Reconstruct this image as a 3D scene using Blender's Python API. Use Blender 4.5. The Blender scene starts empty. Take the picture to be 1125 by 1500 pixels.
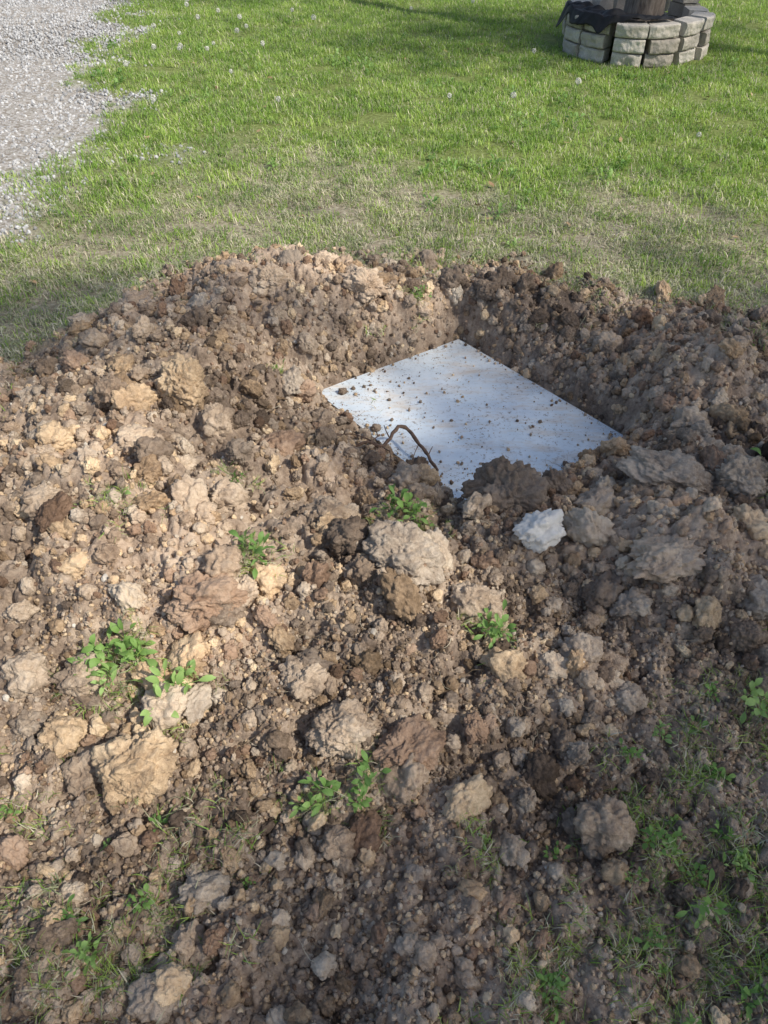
import bpy, bmesh, math, random
import numpy as np
from mathutils import Vector, noise, Matrix

rng = np.random.default_rng(11)
random.seed(11)
scene = bpy.context.scene

# ------------------------------------------------------------------ noise
def _h(a, b, seed):
    n = (a*374761393 + b*668265263 + seed*144269504) & 0xffffffff
    n = ((n ^ (n >> 13))*1274126177) & 0xffffffff
    return ((n ^ (n >> 16)) & 0xffff)/65535.0
def vnoise(x, y, seed=0):
    x = np.asarray(x, float); y = np.asarray(y, float)
    xi = np.floor(x).astype(np.int64); yi = np.floor(y).astype(np.int64)
    xf = x-xi; yf = y-yi
    u = xf*xf*(3-2*xf); v = yf*yf*(3-2*yf)
    a = _h(xi, yi, seed); b = _h(xi+1, yi, seed); c = _h(xi, yi+1, seed); d = _h(xi+1, yi+1, seed)
    return (a*(1-u)+b*u)*(1-v)+(c*(1-u)+d*u)*v
def fbm(x, y, scale, octv=4, seed=0, gain=.5):
    x = np.asarray(x, float); y = np.asarray(y, float)
    s = 0; a = 1; t = 0; f = 1/scale
    ca, sa = math.cos(.6), math.sin(.6)
    for i in range(octv):
        xr = x*ca-y*sa; yr = x*sa+y*ca
        s = s+a*(vnoise(x*f+100+i*13, y*f+100-i*7, seed+i)-.5)*2; t += a
        x, y = xr, yr
        a *= gain; f *= 2
    return s/t
def sst(e0, e1, x):
    t = np.clip((x-e0)/(e1-e0), 0, 1); return t*t*(3-2*t)

# ------------------------------------------------------------------ terrain
PC = np.array([.305, 2.250]); E1 = np.array([.804, .595]); E2 = np.array([.595, -.804])
HA, HB = .365, .460
def zplate(x, y): return -.06-.055*(y-2.254)
def plate_sd(x, y):
    a = (x-PC[0])*E1[0]+(y-PC[1])*E1[1]; b = (x-PC[0])*E2[0]+(y-PC[1])*E2[1]
    qa = np.abs(a)-HA; qb = np.abs(b)-HB
    return np.hypot(np.maximum(qa, 0), np.maximum(qb, 0))+np.minimum(np.maximum(qa, qb), 0)
YBX = [-40, -2.6, -2.0, -1.5, -1.25, -1.0, -.6, -.2, .1, .5, .8, 1.2, 1.6, 2.2, 3.2, 40]
YBY = [1.2, 1.9, 2.15, 2.38, 2.60, 2.95, 3.35, 3.38, 3.22, 3.18, 3.10, 2.92, 2.65, 2.3, 1.7, .8]
def yb(x): return np.interp(x, YBX, YBY)
def soil_mask(x, y):
    e = yb(x)-y+.26*fbm(x, y, .35, 4, 5)
    m = sst(-.25, .12, e)
    m = m*sst(-1.8, -1.2, y+.3*fbm(x, y, .6, 3, 8))*sst(3.4, 2.7, np.abs(x)+.3*fbm(x, y, .6, 3, 9))
    return m
GA = [(-.42, 2.86, .45, .25, .21), (-.78, 2.15, .38, .48, .16), (-1.35, 1.8, .45, .45, .06), (-.55, 1.4, .5, .32, .12),
      (.1, 1.36, .38, .2, .085), (.85, 1.45, .42, .3, .13), (1.16, 2.12, .24, .38, .18), (.68, 2.88, .36, .13, .11),
      (.15, .95, .5, .2, .05), (.28, 1.42, .12, .1, .02)]
def smooth_h(x, y):
    h = np.zeros_like(x)
    for cx, cy, sx, sy, a in GA:
        h = h+a*np.exp(-((x-cx)/sx)**2*.7-((y-cy)/sy)**2*.7)
    h = h*(1+.6*fbm(x, y, .38, 3, 21))+.06*fbm(x, y, .20, 3, 22)*sst(.01, .08, h)
    sd = plate_sd(x, y)
    bc = np.exp(-(((x-.33)/.14)**2+((y-1.68)/.07)**2))
    sd2 = sd-.012+.032*fbm(x, y, .10, 4, 31)+.035*bc
    left = sst(.15, -.25, x)
    w = .10+.18*left+.03*sst(.7, 1.0, x)-.02*sst(2.0, 1.6, y)
    s = np.clip(sd2/w, 0, 1)
    s = 1-(1-s)**1.8
    zin = zplate(x, y)-.016
    h = np.maximum(h, .012*sst(.0, .2, yb(x)-y))
    fade = sst(2.2, 1.85, np.abs(x))*sst(-.3, .0, y)*sst(3.6, 3.45, y)
    return (zin+(h*fade-zin)*s), sd2

X0, X1, Y0, Y1, DX = -2.2, 2.2, -.3, 3.6, .004
xs = np.linspace(X0, X1, int(round((X1-X0)/DX))+1); ys = np.linspace(Y0, Y1, int(round((Y1-Y0)/DX))+1)
GX, GY = np.meshgrid(xs, ys)
HS, SD2 = smooth_h(GX, GY)
def grassy_corner(x, y):
    br = sst(.12, -.15, (y-1.0)-(x-.93)*.7+.22*fbm(x, y, .3, 4, 44))*sst(.08, .40, x)
    bl = sst(.85, .3, y+.3*fbm(x, y, .3, 3, 45))*sst(-.15, -.5, x)
    return np.clip(br+.55*bl, 0, 1)
def dirty(x, y):
    """how cloddy the soil is"""
    d = soil_mask(x, y)
    d = d*(1-.5*grassy_corner(x, y))
    d = d*(.8+.2*sst(.35, .75, y))
    return d
DIRT = dirty(GX, GY)
B = np.zeros_like(GX)
wob = fbm(GX, GY, .025, 3, 51)
def stamp(n, r0, r1, k):
    for _ in range(n):
        cx = rng.uniform(X0+.1, X1-.1); cy = rng.uniform(Y0+.1, Y1-.1)
        r = r0*(r1/r0)**rng.random()
        ix = int((cx-X0)/DX); iy = int((cy-Y0)/DX)
        dd = DIRT[iy, ix]
        if rng.random() > dd: continue
        if SD2[iy, ix] < .004+r*.5: continue
        m = int(r*1.5/DX)+2
        sl = (slice(max(iy-m, 0), iy+m+1), slice(max(ix-m, 0), ix+m+1))
        dx = GX[sl]-cx; dy = GY[sl]-cy
        th = rng.uniform(0, math.pi); ca, sa = math.cos(th), math.sin(th)
        el = rng.uniform(.6, 1.0)
        u = (dx*ca+dy*sa)/r; v = (-dx*sa+dy*ca)/(r*el)
        d = np.sqrt(u*u+v*v)*(1+.5*wob[sl])
        tilt = rng.uniform(-.4, .4)*u+rng.uniform(-.4, .4)*v
        dome = r*k*(np.clip(1-d**2.6, 0, 1)**.5)*(1+tilt+.3*wob[sl])*rng.uniform(.6, 1.15)
        B[sl] = np.maximum(B[sl], dome)
stamp(900, .035, .09, .72)
stamp(7500, .015, .038, .9)
stamp(50000, .006, .015, 1.15)
guard = sst(.0, .025, SD2)
H = HS+B*guard+(.010*fbm(GX, GY, .03, 3, 61)+.006*fbm(GX, GY, .011, 1, 62))*DIRT*guard
edge = np.minimum(np.minimum(GX-X0, X1-GX), np.minimum(GY-Y0, Y1-GY))
H = H*sst(0, .05, edge)
def Hl(x, y):
    x = np.asarray(x, float); y = np.asarray(y, float)
    fx = np.clip((x-X0)/DX, 0, len(xs)-1.001); fy = np.clip((y-Y0)/DX, 0, len(ys)-1.001)
    ix = fx.astype(int); iy = fy.astype(int); u = fx-ix; v = fy-iy
    z = (H[iy, ix]*(1-u)+H[iy, ix+1]*u)*(1-v)+(H[iy+1, ix]*(1-u)+H[iy+1, ix+1]*u)*v
    ins = (x > X0) & (x < X1) & (y > Y0) & (y < Y1)
    return np.where(ins, z, 0.)

DEY = [3.0, 3.5, 3.9, 4.3, 5.0, 6.0, 7.0, 7.8, 9.8, 14, 40]
DEX = [-3.4, -2.2, -1.85, -1.72, -1.66, -2.05, -2.35, -2.5, -2.6, -2.4, -2.4]
def gravel_mask(x, y):
    e = np.interp(y, DEY, DEX)-x+.75*fbm(x, y, .55, 5, 71, .6)
    return sst(-.32, .40, e)*sst(2.6, 3.4, y+.2*fbm(x, y, .6, 3, 72))*sst(-6.6, -6.0, x)
def dry_mask(x, y):
    e = y-yb(x)
    wd = 1.25+.75*sst(.3, -1.5, x)
    return sst(wd+.6, wd*.4, e+.9*fbm(x, y, .45, 4, 81))

def grid_mesh(name, gx, gy, z, skip=None):
    ny, nx = gx.shape
    me = bpy.data.meshes.new(name)
    co = np.stack([gx, gy, z], -1).reshape(-1, 3).astype(np.float32)
    ii = np.arange(ny*nx).reshape(ny, nx)
    q = np.stack([ii[:-1, :-1], ii[:-1, 1:], ii[1:, 1:], ii[1:, :-1]], -1).reshape(-1, 4)
    if skip is not None: q = q[~skip.reshape(-1)]
    me.vertices.add(len(co)); me.vertices.foreach_set('co', co.ravel())
    me.loops.add(q.size); me.loops.foreach_set('vertex_index', q.ravel().astype(np.int32))
    me.polygons.add(len(q)); me.polygons.foreach_set('loop_start', (np.arange(len(q))*4).astype(np.int32))
    me.polygons.foreach_set('use_smooth', np.ones(len(q), bool))
    me.update(calc_edges=True)
    fx = gx.ravel(); fy = gy.ravel()
    for an, fn in (('soil', soil_mask), ('gravel', gravel_mask), ('dry', dry_mask)):
        at = me.attributes.new(an, 'FLOAT', 'POINT')
        at.data.foreach_set('value', fn(fx, fy).astype(np.float32))
    ob = bpy.data.objects.new(name, me); scene.collection.objects.link(ob)
    return ob

# ------------------------------------------------------------------ materials
def newmat(name):
    m = bpy.data.materials.new(name); m.use_nodes = True
    nt = m.node_tree; nt.nodes.clear()
    out = nt.nodes.new('ShaderNodeOutputMaterial')
    return m, nt, out
def N(nt, t, **kw):
    n = nt.nodes.new(t)
    for k, v in kw.items():
        if k in n.inputs.keys(): n.inputs[k].default_value = v
        else: setattr(n, k, v)
    return n
def noise_n(nt, vec, scale, detail=4, rough=.55):
    n = nt.nodes.new('ShaderNodeTexNoise'); n.inputs['Scale'].default_value = scale
    n.inputs['Detail'].default_value = detail; n.inputs['Roughness'].default_value = rough
    nt.links.new(vec, n.inputs['Vector']); return n.outputs['Fac']
def ramp(nt, fac, stops):
    r = nt.nodes.new('ShaderNodeValToRGB'); e = r.color_ramp.elements
    while len(e) < len(stops): e.new(.5)
    for i, (p, c) in enumerate(stops):
        e[i].position = p; e[i].color = (*c, 1) if len(c) == 3 else c
    nt.links.new(fac, r.inputs['Fac']); return r.outputs['Color']
def mix(nt, fac, a, b, mode='MIX'):
    m = nt.nodes.new('ShaderNodeMix'); m.data_type = 'RGBA'; m.blend_type = mode
    if hasattr(fac, 'is_linked'): nt.links.new(fac, m.inputs['Factor'])
    else: m.inputs['Factor'].default_value = fac
    for s, k in ((a, 6), (b, 7)):
        if hasattr(s, 'is_linked'): nt.links.new(s, m.inputs[k])
        else: m.inputs[k].default_value = (*s, 1)
    return m.outputs[2]
def mth(nt, op, a, b=None, c=None, clamp=False):
    m = nt.nodes.new('ShaderNodeMath'); m.operation = op; m.use_clamp = clamp
    for i, s in enumerate((a, b, c)):
        if s is None: continue
        if hasattr(s, 'is_linked'): nt.links.new(s, m.inputs[i])
        else: m.inputs[i].default_value = s
    return m.outputs[0]
def attr(nt, name):
    a = nt.nodes.new('ShaderNodeAttribute'); a.attribute_name = name; return a.outputs['Fac']

def soil_color(nt, pos, inst=False):
    a = noise_n(nt, pos, 2.2, 0); b = noise_n(nt, pos, 14, 2); c = noise_n(nt, pos, 90, 4, .75)
    s = mth(nt, 'ADD', mth(nt, 'MULTIPLY', a, .30), mth(nt, 'MULTIPLY', b, .35))
    s = mth(nt, 'ADD', s, mth(nt, 'MULTIPLY', c, .35))
    if inst:
        oi = nt.nodes.new('ShaderNodeObjectInfo')
        s = mth(nt, 'ADD', s, mth(nt, 'MULTIPLY', mth(nt, 'SUBTRACT', oi.outputs['Random'], .38), .24))
    col = ramp(nt, s, [(.32, (.125, .094, .07)), (.43, (.235, .18, .138)), (.52, (.38, .30, .23)), (.62, (.54, .445, .35)), (.74, (.66, .58, .47))])
    red = ramp(nt, a, [(.50, (0, 0, 0)), (.66, (.35, .35, .35))])
    col = mix(nt, red, col, mix(nt, 1.0, col, (1.0, .87, .79), 'MULTIPLY'))
    return col
def soil_bump(nt, pos, dist=.005):
    c = noise_n(nt, pos, 180, 3, .8)
    bp = nt.nodes.new('ShaderNodeBump'); bp.inputs['Strength'].default_value = 1.0; bp.inputs['Distance'].default_value = dist
    nt.links.new(c, bp.inputs['Height']); return bp.outputs['Normal']

def ground_mat(name, with_gravel):
    gm, nt, out = newmat(name)
    geo = nt.nodes.new('ShaderNodeNewGeometry'); pos = geo.outputs['Position']
    sc = soil_color(nt, pos)
    n40 = noise_n(nt, pos, 40, 4, .7)
    lawn = ramp(nt, n40, [(.3, (.10, .11, .04)), (.5, (.17, .21, .065)), (.7, (.24, .30, .09))])
    dryc = ramp(nt, n40, [(.3, (.17, .14, .10)), (.5, (.31, .275, .20)), (.7, (.46, .43, .32))])
    base = mix(nt, attr(nt, 'dry'), lawn, dryc)
    if with_gravel:
        grv = nt.nodes.new('ShaderNodeTexVoronoi'); grv.inputs['Scale'].default_value = 55; nt.links.new(pos, grv.inputs['Vector'])
        gsep = nt.nodes.new('ShaderNodeSeparateColor'); nt.links.new(grv.outputs['Color'], gsep.inputs[0])
        gravc = ramp(nt, gsep.outputs[0], [(0, (.24, .21, .18)), (.5, (.36, .34, .31)), (1, (.50, .48, .46))])
        gfac = mth(nt, 'ADD', attr(nt, 'gravel'), mth(nt, 'MULTIPLY', mth(nt, 'SUBTRACT', n40, .5), .9), clamp=True)
        base = mix(nt, gfac, base, gravc)
    sfac = mth(nt, 'ADD', mth(nt, 'MULTIPLY', attr(nt, 'soil'), 1.6), mth(nt, 'MULTIPLY', mth(nt, 'SUBTRACT', noise_n(nt, pos, 25, 3, .7), .62), 1.4), clamp=True)
    base = mix(nt, sfac, base, sc)
    bs = N(nt, 'ShaderNodeBsdfPrincipled', Roughness=.95); bs.inputs['Specular IOR Level'].default_value = .1
    nt.links.new(base, bs.inputs['Base Color']); nt.links.new(soil_bump(nt, pos), bs.inputs['Normal'])
    nt.links.new(bs.outputs[0], out.inputs[0]); return gm
gm = ground_mat('ground_material', True); gm2 = ground_mat('dirt_mound_material', False)

def soil_mat(name, tint=(1, 1, 1)):
    m, nt, out = newmat(name)
    geo = nt.nodes.new('ShaderNodeNewGeometry'); pos = geo.outputs['Position']
    col = mix(nt, 1.0, soil_color(nt, pos, True), tint, 'MULTIPLY')
    bs = N(nt, 'ShaderNodeBsdfPrincipled', Roughness=.95); bs.inputs['Specular IOR Level'].default_value = .1
    nt.links.new(col, bs.inputs['Base Color']); nt.links.new(soil_bump(nt, pos, .006), bs.inputs['Normal'])
    nt.links.new(bs.outputs[0], out.inputs[0]); return m
M_soil = soil_mat('soil_clod_material', (1.06, 1.05, 1.02))
M_dark = soil_mat('moist_soil_material', (.58, .57, .57))
M_tan = soil_mat('dry_clay_material', (1.28, 1.20, 1.02))
M_red = soil_mat('reddish_soil_material', (.80, .69, .63))
M_grey = soil_mat('grey_clay_material', (.95, .98, 1.0))

def stone_mat(name, c0, c1, sc=60):
    m, nt, out = newmat(name)
    geo = nt.nodes.new('ShaderNodeNewGeometry'); pos = geo.outputs['Position']
    oi = nt.nodes.new('ShaderNodeObjectInfo')
    f = mth(nt, 'ADD', mth(nt, 'MULTIPLY', noise_n(nt, pos, sc, 3, .7), .6), mth(nt, 'MULTIPLY', oi.outputs['Random'], .4))
    col = ramp(nt, f, [(.25, c0), (.75, c1)])
    bs = N(nt, 'ShaderNodeBsdfPrincipled', Roughness=.85); bs.inputs['Specular IOR Level'].default_value = .25
    nt.links.new(col, bs.inputs['Base Color'])
    nt.links.new(bs.outputs[0], out.inputs[0]); return m
M_peb = stone_mat('limestone_pebble_material', (.28, .24, .19), (.62, .58, .51))
M_grav = stone_mat('driveway_gravel_material', (.22, .22, .22), (.54, .55, .56))
M_lime = stone_mat('pale_limestone_material', (.50, .47, .42), (.82, .79, .73), 35)

def leaf_mat(name, stops, posmix=None, trans=.35, rough=.55):
    m, nt, out = newmat(name)
    geo = nt.nodes.new('ShaderNodeNewGeometry'); pos = geo.outputs['Position']
    oi = nt.nodes.new('ShaderNodeObjectInfo')
    f = mth(nt, 'ADD', mth(nt, 'MULTIPLY', oi.outputs['Random'], .4), mth(nt, 'MULTIPLY', noise_n(nt, pos, 2.5, 2), .6))
    col = ramp(nt, f, stops)
    bs = N(nt, 'ShaderNodeBsdfPrincipled', Roughness=rough); bs.inputs['Specular IOR Level'].default_value = .3
    nt.links.new(col, bs.inputs['Base Color'])
    if trans <= 0:
        nt.links.new(bs.outputs[0], out.inputs[0]); return m
    tr = nt.nodes.new('ShaderNodeBsdfTranslucent'); ms = nt.nodes.new('ShaderNodeMixShader'); ms.inputs[0].default_value = trans
    nt.links.new(mix(nt, 1., col, (1.3, 1.25, .7), 'MULTIPLY'), tr.inputs[0])
    nt.links.new(bs.outputs[0], ms.inputs[1]); nt.links.new(tr.outputs[0], ms.inputs[2]); nt.links.new(ms.outputs[0], out.inputs[0])
    return m
M_grass = leaf_mat('grass_material', [(.3, (.17, .30, .06)), (.5, (.27, .43, .085)), (.7, (.41, .54, .14))])
M_dgrass = leaf_mat('drab_grass_material', [(.3, (.23, .27, .15)), (.5, (.34, .37, .22)), (.68, (.50, .50, .34))], trans=.2)
M_straw = leaf_mat('straw_material', [(.3, (.34, .30, .22)), (.5, (.50, .45, .34)), (.7, (.64, .59, .46))], trans=0, rough=.8)
M_weed = leaf_mat('weed_leaf_material', [(.3, (.13, .25, .07)), (.5, (.21, .36, .10)), (.7, (.32, .48, .17))])
M_tree = leaf_mat('tree_leaf_material', [(.3, (.05, .10, .02)), (.5, (.07, .14, .03)), (.7, (.11, .19, .04))], trans=.35)
M_dead = leaf_mat('dead_leaf_material', [(.3, (.20, .13, .07)), (.7, (.42, .30, .18))], trans=0, rough=.8)
M_root = leaf_mat('root_fibre_material', [(.3, (.18, .12, .07)), (.7, (.42, .32, .20))], trans=.0, rough=.85)

# ------------------------------------------------------------------ ground objects
mound = grid_mesh('dirt_mound', GX, GY, H); mound.data.materials.append(gm2)
def axis(a, b, step, far):
    inner = list(np.arange(a, b+step/2, step)); s = step; v = inner[-1]; hi = []
    while v < far: s *= 1.25; v += s; hi.append(v)
    s = step; v = inner[0]; lo = []
    while v > -far: s *= 1.25; v -= s; lo.append(v)
    return np.array(lo[::-1]+inner+hi)
ax = axis(-6.0, 6.0, .04, 400); ay = axis(-2.38, 12.02, .04, 400)
for arr, vals in ((ax, (X0+.01, X1-.01)), (ay, (Y0+.01, Y1-.01))):
    for v in vals: arr[np.argmin(np.abs(arr-v))] = v
gx, gy = np.meshgrid(ax, ay)
oo = np.maximum(np.maximum(X0-gx, gx-X1), np.maximum(Y0-gy, gy-Y1))
gz = .02*fbm(gx, gy, 1.3, 3, 91)*sst(0, .8, oo)-.003
gz = gz+.008*fbm(gx, gy, .12, 2, 92)*sst(0, .3, oo)
cxm = (ax[:-1]+ax[1:])/2; cym = (ay[:-1]+ay[1:])/2
CX, CY = np.meshgrid(cxm, cym)
skip = (CX > X0+.01) & (CX < X1-.01) & (CY > Y0+.01) & (CY < Y1-.01)
ground = grid_mesh('ground', gx, gy, gz, skip); ground.data.materials.append(gm)

# ------------------------------------------------------------------ instancing
def variants(name, meshes):
    c = bpy.data.collections.new(name)
    for i, me in enumerate(meshes):
        o = bpy.data.objects.new('%s_variant_%02d' % (name, i), me); c.objects.link(o)
    return c
def scatter(name, coll, nvar, pts, rot, scl, parent=None):
    n = len(pts)
    me = bpy.data.meshes.new(name); me.vertices.add(n); me.vertices.foreach_set('co', np.asarray(pts, np.float32).ravel())
    a = me.attributes.new('rot', 'FLOAT_VECTOR', 'POINT'); a.data.foreach_set('vector', np.asarray(rot, np.float32).ravel())
    a = me.attributes.new('scl', 'FLOAT_VECTOR', 'POINT'); a.data.foreach_set('vector', np.asarray(scl, np.float32).ravel())
    a = me.attributes.new('idx', 'INT', 'POINT'); a.data.foreach_set('value', rng.integers(0, nvar, n).astype(np.int32))
    ob = bpy.data.objects.new(name, me); scene.collection.objects.link(ob)
    ng = bpy.data.node_groups.new(name+'_instancer', 'GeometryNodeTree')
    ng.interface.new_socket('Geometry', in_out='INPUT', socket_type='NodeSocketGeometry')
    ng.interface.new_socket('Geometry', in_out='OUTPUT', socket_type='NodeSocketGeometry')
    gi = ng.nodes.new('NodeGroupInput'); go = ng.nodes.new('NodeGroupOutput')
    ip = ng.nodes.new('GeometryNodeInstanceOnPoints'); ci = ng.nodes.new('GeometryNodeCollectionInfo')
    ci.inputs['Collection'].default_value = coll; ci.inputs['Separate Children'].default_value = True; ci.inputs['Reset Children'].default_value = True
    def na(nm, ty):
        x = ng.nodes.new('GeometryNodeInputNamedAttribute'); x.data_type = ty; x.inputs['Name'].default_value = nm
        return [o for o in x.outputs if o.enabled and o.name == 'Attribute'][0]
    L = ng.links.new
    L(gi.outputs[0], ip.inputs['Points']); L(ci.outputs[0], ip.inputs['Instance']); ip.inputs['Pick Instance'].default_value = True
    L(na('idx', 'INT'), ip.inputs['Instance Index']); L(na('rot', 'FLOAT_VECTOR'), ip.inputs['Rotation']); L(na('scl', 'FLOAT_VECTOR'), ip.inputs['Scale'])
    L(ip.outputs[0], go.inputs[0])
    md = ob.modifiers.new('instances', 'NODES'); md.node_group = ng
    if parent: ob.parent = parent
    return ob

def clod_mesh(name, sub, seed, mat, aspect=(1, 1, 1), rough=1.0, angular=False):
    bm = bmesh.new(); bmesh.ops.create_icosphere(bm, subdivisions=sub, radius=1)
    off = Vector((seed*3.7, seed*1.3, seed*5.1))
    for v in bm.verts:
        p = v.co.normalized()
        q = p+Vector((noise.noise(p*2+off), noise.noise(p*2+off*2), noise.noise(p*2-off)))*.15
        r = 1+.34*noise.noise(p*1.3+off)
        r += rough*.38*(.5-noise.voronoi(q*1.9+off)[0][0])
        if not angular:
            r += rough*.22*(.42-noise.voronoi(q*4.6+off)[0][0])
            if sub > 3: r += rough*.12*(.42-noise.voronoi(q*10+off)[0][0])
            if sub > 4: r += rough*.065*(.42-noise.voronoi(q*22+off)[0][0])
            if sub > 5: r += rough*.04*(.42-noise.voronoi(q*45+off)[0][0])
        r += .06*noise.noise(p*7+off)
        v.co = Vector((p.x*aspect[0], p.y*aspect[1], p.z*aspect[2]))*r
    if angular:
        R = random.Random(seed)
        for k in range(9):
            n = Vector((R.gauss(0, 1), R.gauss(0, 1), R.gauss(0, 1))).normalized(); lim = R.uniform(.55, .8)
            for v in bm.verts:
                dd = v.co.dot(n)
                if dd > lim: v.co -= n*(dd-lim)*.9
    for f in bm.faces: f.smooth = not angular
    me = bpy.data.meshes.new(name); bm.to_mesh(me); bm.free(); me.materials.append(mat); return me
mats = [M_soil, M_soil, M_dark, M_tan, M_soil, M_red, M_grey, M_tan]
big = variants('clod_big', [clod_mesh('clod_big_%d' % i, 5, i+1, mats[i], (1, random.uniform(.7, 1), random.uniform(.6, .85))) for i in range(8)])
mid = variants('clod_mid', [clod_mesh('clod_mid_%d' % i, 4, i+21, mats[i], (1, random.uniform(.7, 1), random.uniform(.6, .9))) for i in range(8)])
small = variants('clod_small', [clod_mesh('clod_small_%d' % i, 3, i+41, mats[i], (1, random.uniform(.7, 1), random.uniform(.6, .9))) for i in range(8)])

def sample(n, fn, x0, x1, y0, y1):
    x = rng.uniform(x0, x1, n); y = rng.uniform(y0, y1, n)
    k = rng.random(n) < fn(x, y); return x[k], y[k]
def randrot(n): return rng.uniform(0, 6.283, (n, 3))
def cl_den(x, y):
    sd = plate_sd(x, y)
    return dirty(x, y)*(sd > .008)*np.maximum(.35+.65*sst(-.3, .3, fbm(x, y, .18, 3, 101)), sst(.34, .22, sd))
def put_clods(name, coll, nv, n, r0, r1, sink, pw=1.5, fn=cl_den, rngbox=(-1.9, 1.9, .15, 3.5)):
    x, y = sample(n, fn, *rngbox); m = len(x)
    r = r0+(r1-r0)*rng.random(m)**pw
    z = Hl(x, y)+r*sink
    s = r[:, None]*rng.uniform(.8, 1.15, (m, 3))
    return scatter(name, coll, nv, np.stack([x, y, z], 1), randrot(m), s)
def big_den(x, y):
    lime = np.hypot((x-.42)/1.2, y-1.40) > .11
    low = 1-.75*sst(.75, .35, y)*(x > -.3)
    return cl_den(x, y)*(plate_sd(x, y) > .06)*lime*low
put_clods('soil_clods', big, 8, 1500, .022, .066, .15, 2.0, big_den)
put_clods('soil_clods.001', mid, 8, 12500, .009, .026, .3, 1.8)
put_clods('soil_crumbs', small, 8, 48000, .0035, .010, .4, 1.6)
put_clods('soil_crumbs.001', small, 8, 22000, .002, .007, .4, 1.4, lambda x, y: soil_mask(x, y), (-.9, 1.0, .2, 1.3))
def on_plate(x, y):
    sd = plate_sd(x, y)
    return (sd < -.004)*np.clip(.07+.9*np.exp(sd/.022)+.28*sst(.1, .5, fbm(x, y, .12, 3, 111))+.35*np.exp(-((x-.4)/.3)**2-((y-1.75)/.12)**2), 0, 1)
x, y = sample(8500, on_plate, -.3, .9, 1.65, 2.85)
r = .0012+.0065*rng.random(len(x))**6
scatter('plate_crumbs', small, 8, np.stack([x, y, zplate(x, y)+.001+r*.5], 1), randrot(len(x)), np.repeat(r[:, None], 3, 1))

HERO = [(-.545, .78, .084, (1, .85, .8), M_tan, .45), (-.65, 2.0, .090, (.95, .8, .9), M_tan, .4), (-1.0, 1.77, .055, (1, .9, .85), M_tan, .5),
        (-1.07, 2.40, .06, (1, .8, .8), M_soil, .4), (-.443, 1.18, .10, (1, .75, .6), M_red, .45), (.05, 1.30, .095, (1, .85, .7), M_grey, .3),
        (.36, 1.59, .105, (1, .85, .95), M_dark, .42), (.42, 1.40, .070, (1, .75, .65), M_lime, 1.0), (-.098, .86, .072, (1, .9, .75), M_soil, .4),
        (.483, 1.06, .055, (1, .9, .8), M_grey, .4), (.847, 1.66, .12, (1.1, .7, .5), M_grey, .35), (1.04, 1.62, .095, (1, .8, .75), M_grey, .4),
        (.743, 1.30, .105, (1.1, .7, .5), M_soil, .3), (-.405, .355, .05, (1, .8, .7), M_grey, .3), (-.359, .53, .05, (1, .8, .6), M_grey, .3),
        (-.09, 2.80, .10, (1, .7, .7), M_soil, .35), (-1.0, 2.75, .07, (1, .8, .75), M_soil, .3), (.50, 2.94, .07, (.8, .8, 1), M_dark, .4),
        (-.81, 1.30, .055, (1, .9, .8), M_tan, .4), (.44, 2.86, .045, (1, .9, .8), M_dark, .3), (.06, .82, .080, (1, .8, .6), M_red, .35),
        (.295, 1.02, .06, (1, .8, .8), M_tan, .4), (.29, 2.97, .065, (.9, .8, 1), M_dark, .4), (.15, 2.81, .05, (1, .8, .8), M_soil, .4),
        (-.2, 1.0, .055, (1, .8, .8), M_soil, .4), (-.72, 1.0, .06, (1, .9, .7), M_soil, .4), (.58, .95, .04, (1, .9, .8), M_grey, .4),
        (-.45, 2.75, .08, (1, .8, .8), M_soil, .3), (-.95, 1.5, .06, (1, .8, .7), M_soil, .4), (-.15, 1.5, .07, (1, .8, .7), M_soil, .3),
        (.62, 1.58, .07, (1, .7, .6), M_grey, .3), (1.15, 1.3, .07, (1, .8, .7), M_grey, .3), (-.33, 1.85, .07, (1, .8, .7), M_red, .2),
        (.98, 2.45, .06, (1, .8, .7), M_dark, .3), (.7, 2.80, .05, (1, .8, .7), M_soil, .3), (-.6, 2.5, .06, (1, .8, .8), M_soil, .3),
        (-.75, 1.75, .065, (1, .8, .75), M_soil, .3), (-.45, 1.55, .06, (1, .8, .8), M_soil, .35), (.25, 1.2, .06, (1, .9, .7), M_soil, .3), (-.25, 2.95, .06, (1, .8, .8), M_soil, .3),
        (1.0, 1.95, .07, (1, .8, .8), M_grey, .3), (.95, 1.2, .07, (1, .9, .75), M_grey, .3), (.58, 1.25, .06, (1, .8, .8), M_dark, .3), (-.3, 1.25, .06, (1, .8, .8), M_tan, .3)]
bmh = bmesh.new(); hm = [M_tan, M_soil, M_red, M_grey, M_dark, M_lime]
for i, (hx, hy, hr, asp, mt, up) in enumerate(HERO):
    me = clod_mesh('tmp', 6 if hr > .07 else 5, 60+i, mt, asp, 1.0)
    z = float(smooth_h(np.array([hx]), np.array([hy]))[0][0])+hr*asp[2]*up+.014
    me.transform(Matrix.Translation((hx, hy, z)) @ Matrix.Rotation(random.uniform(-.35, .35), 4, 'X') @ Matrix.Rotation(random.uniform(-.9, .9), 4, 'Z') @ Matrix.Scale(hr, 4))
    n0 = len(bmh.faces); bmh.from_mesh(me); bmh.faces.ensure_lookup_table()
    for f in bmh.faces[n0:]: f.material_index = hm.index(mt)
    bpy.data.meshes.remove(me)
me = bpy.data.meshes.new('earth_clumps'); bmh.to_mesh(me); bmh.free()
for m in hm: me.materials.append(m)
ob = bpy.data.objects.new('earth_clumps', me); scene.collection.objects.link(ob)

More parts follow.
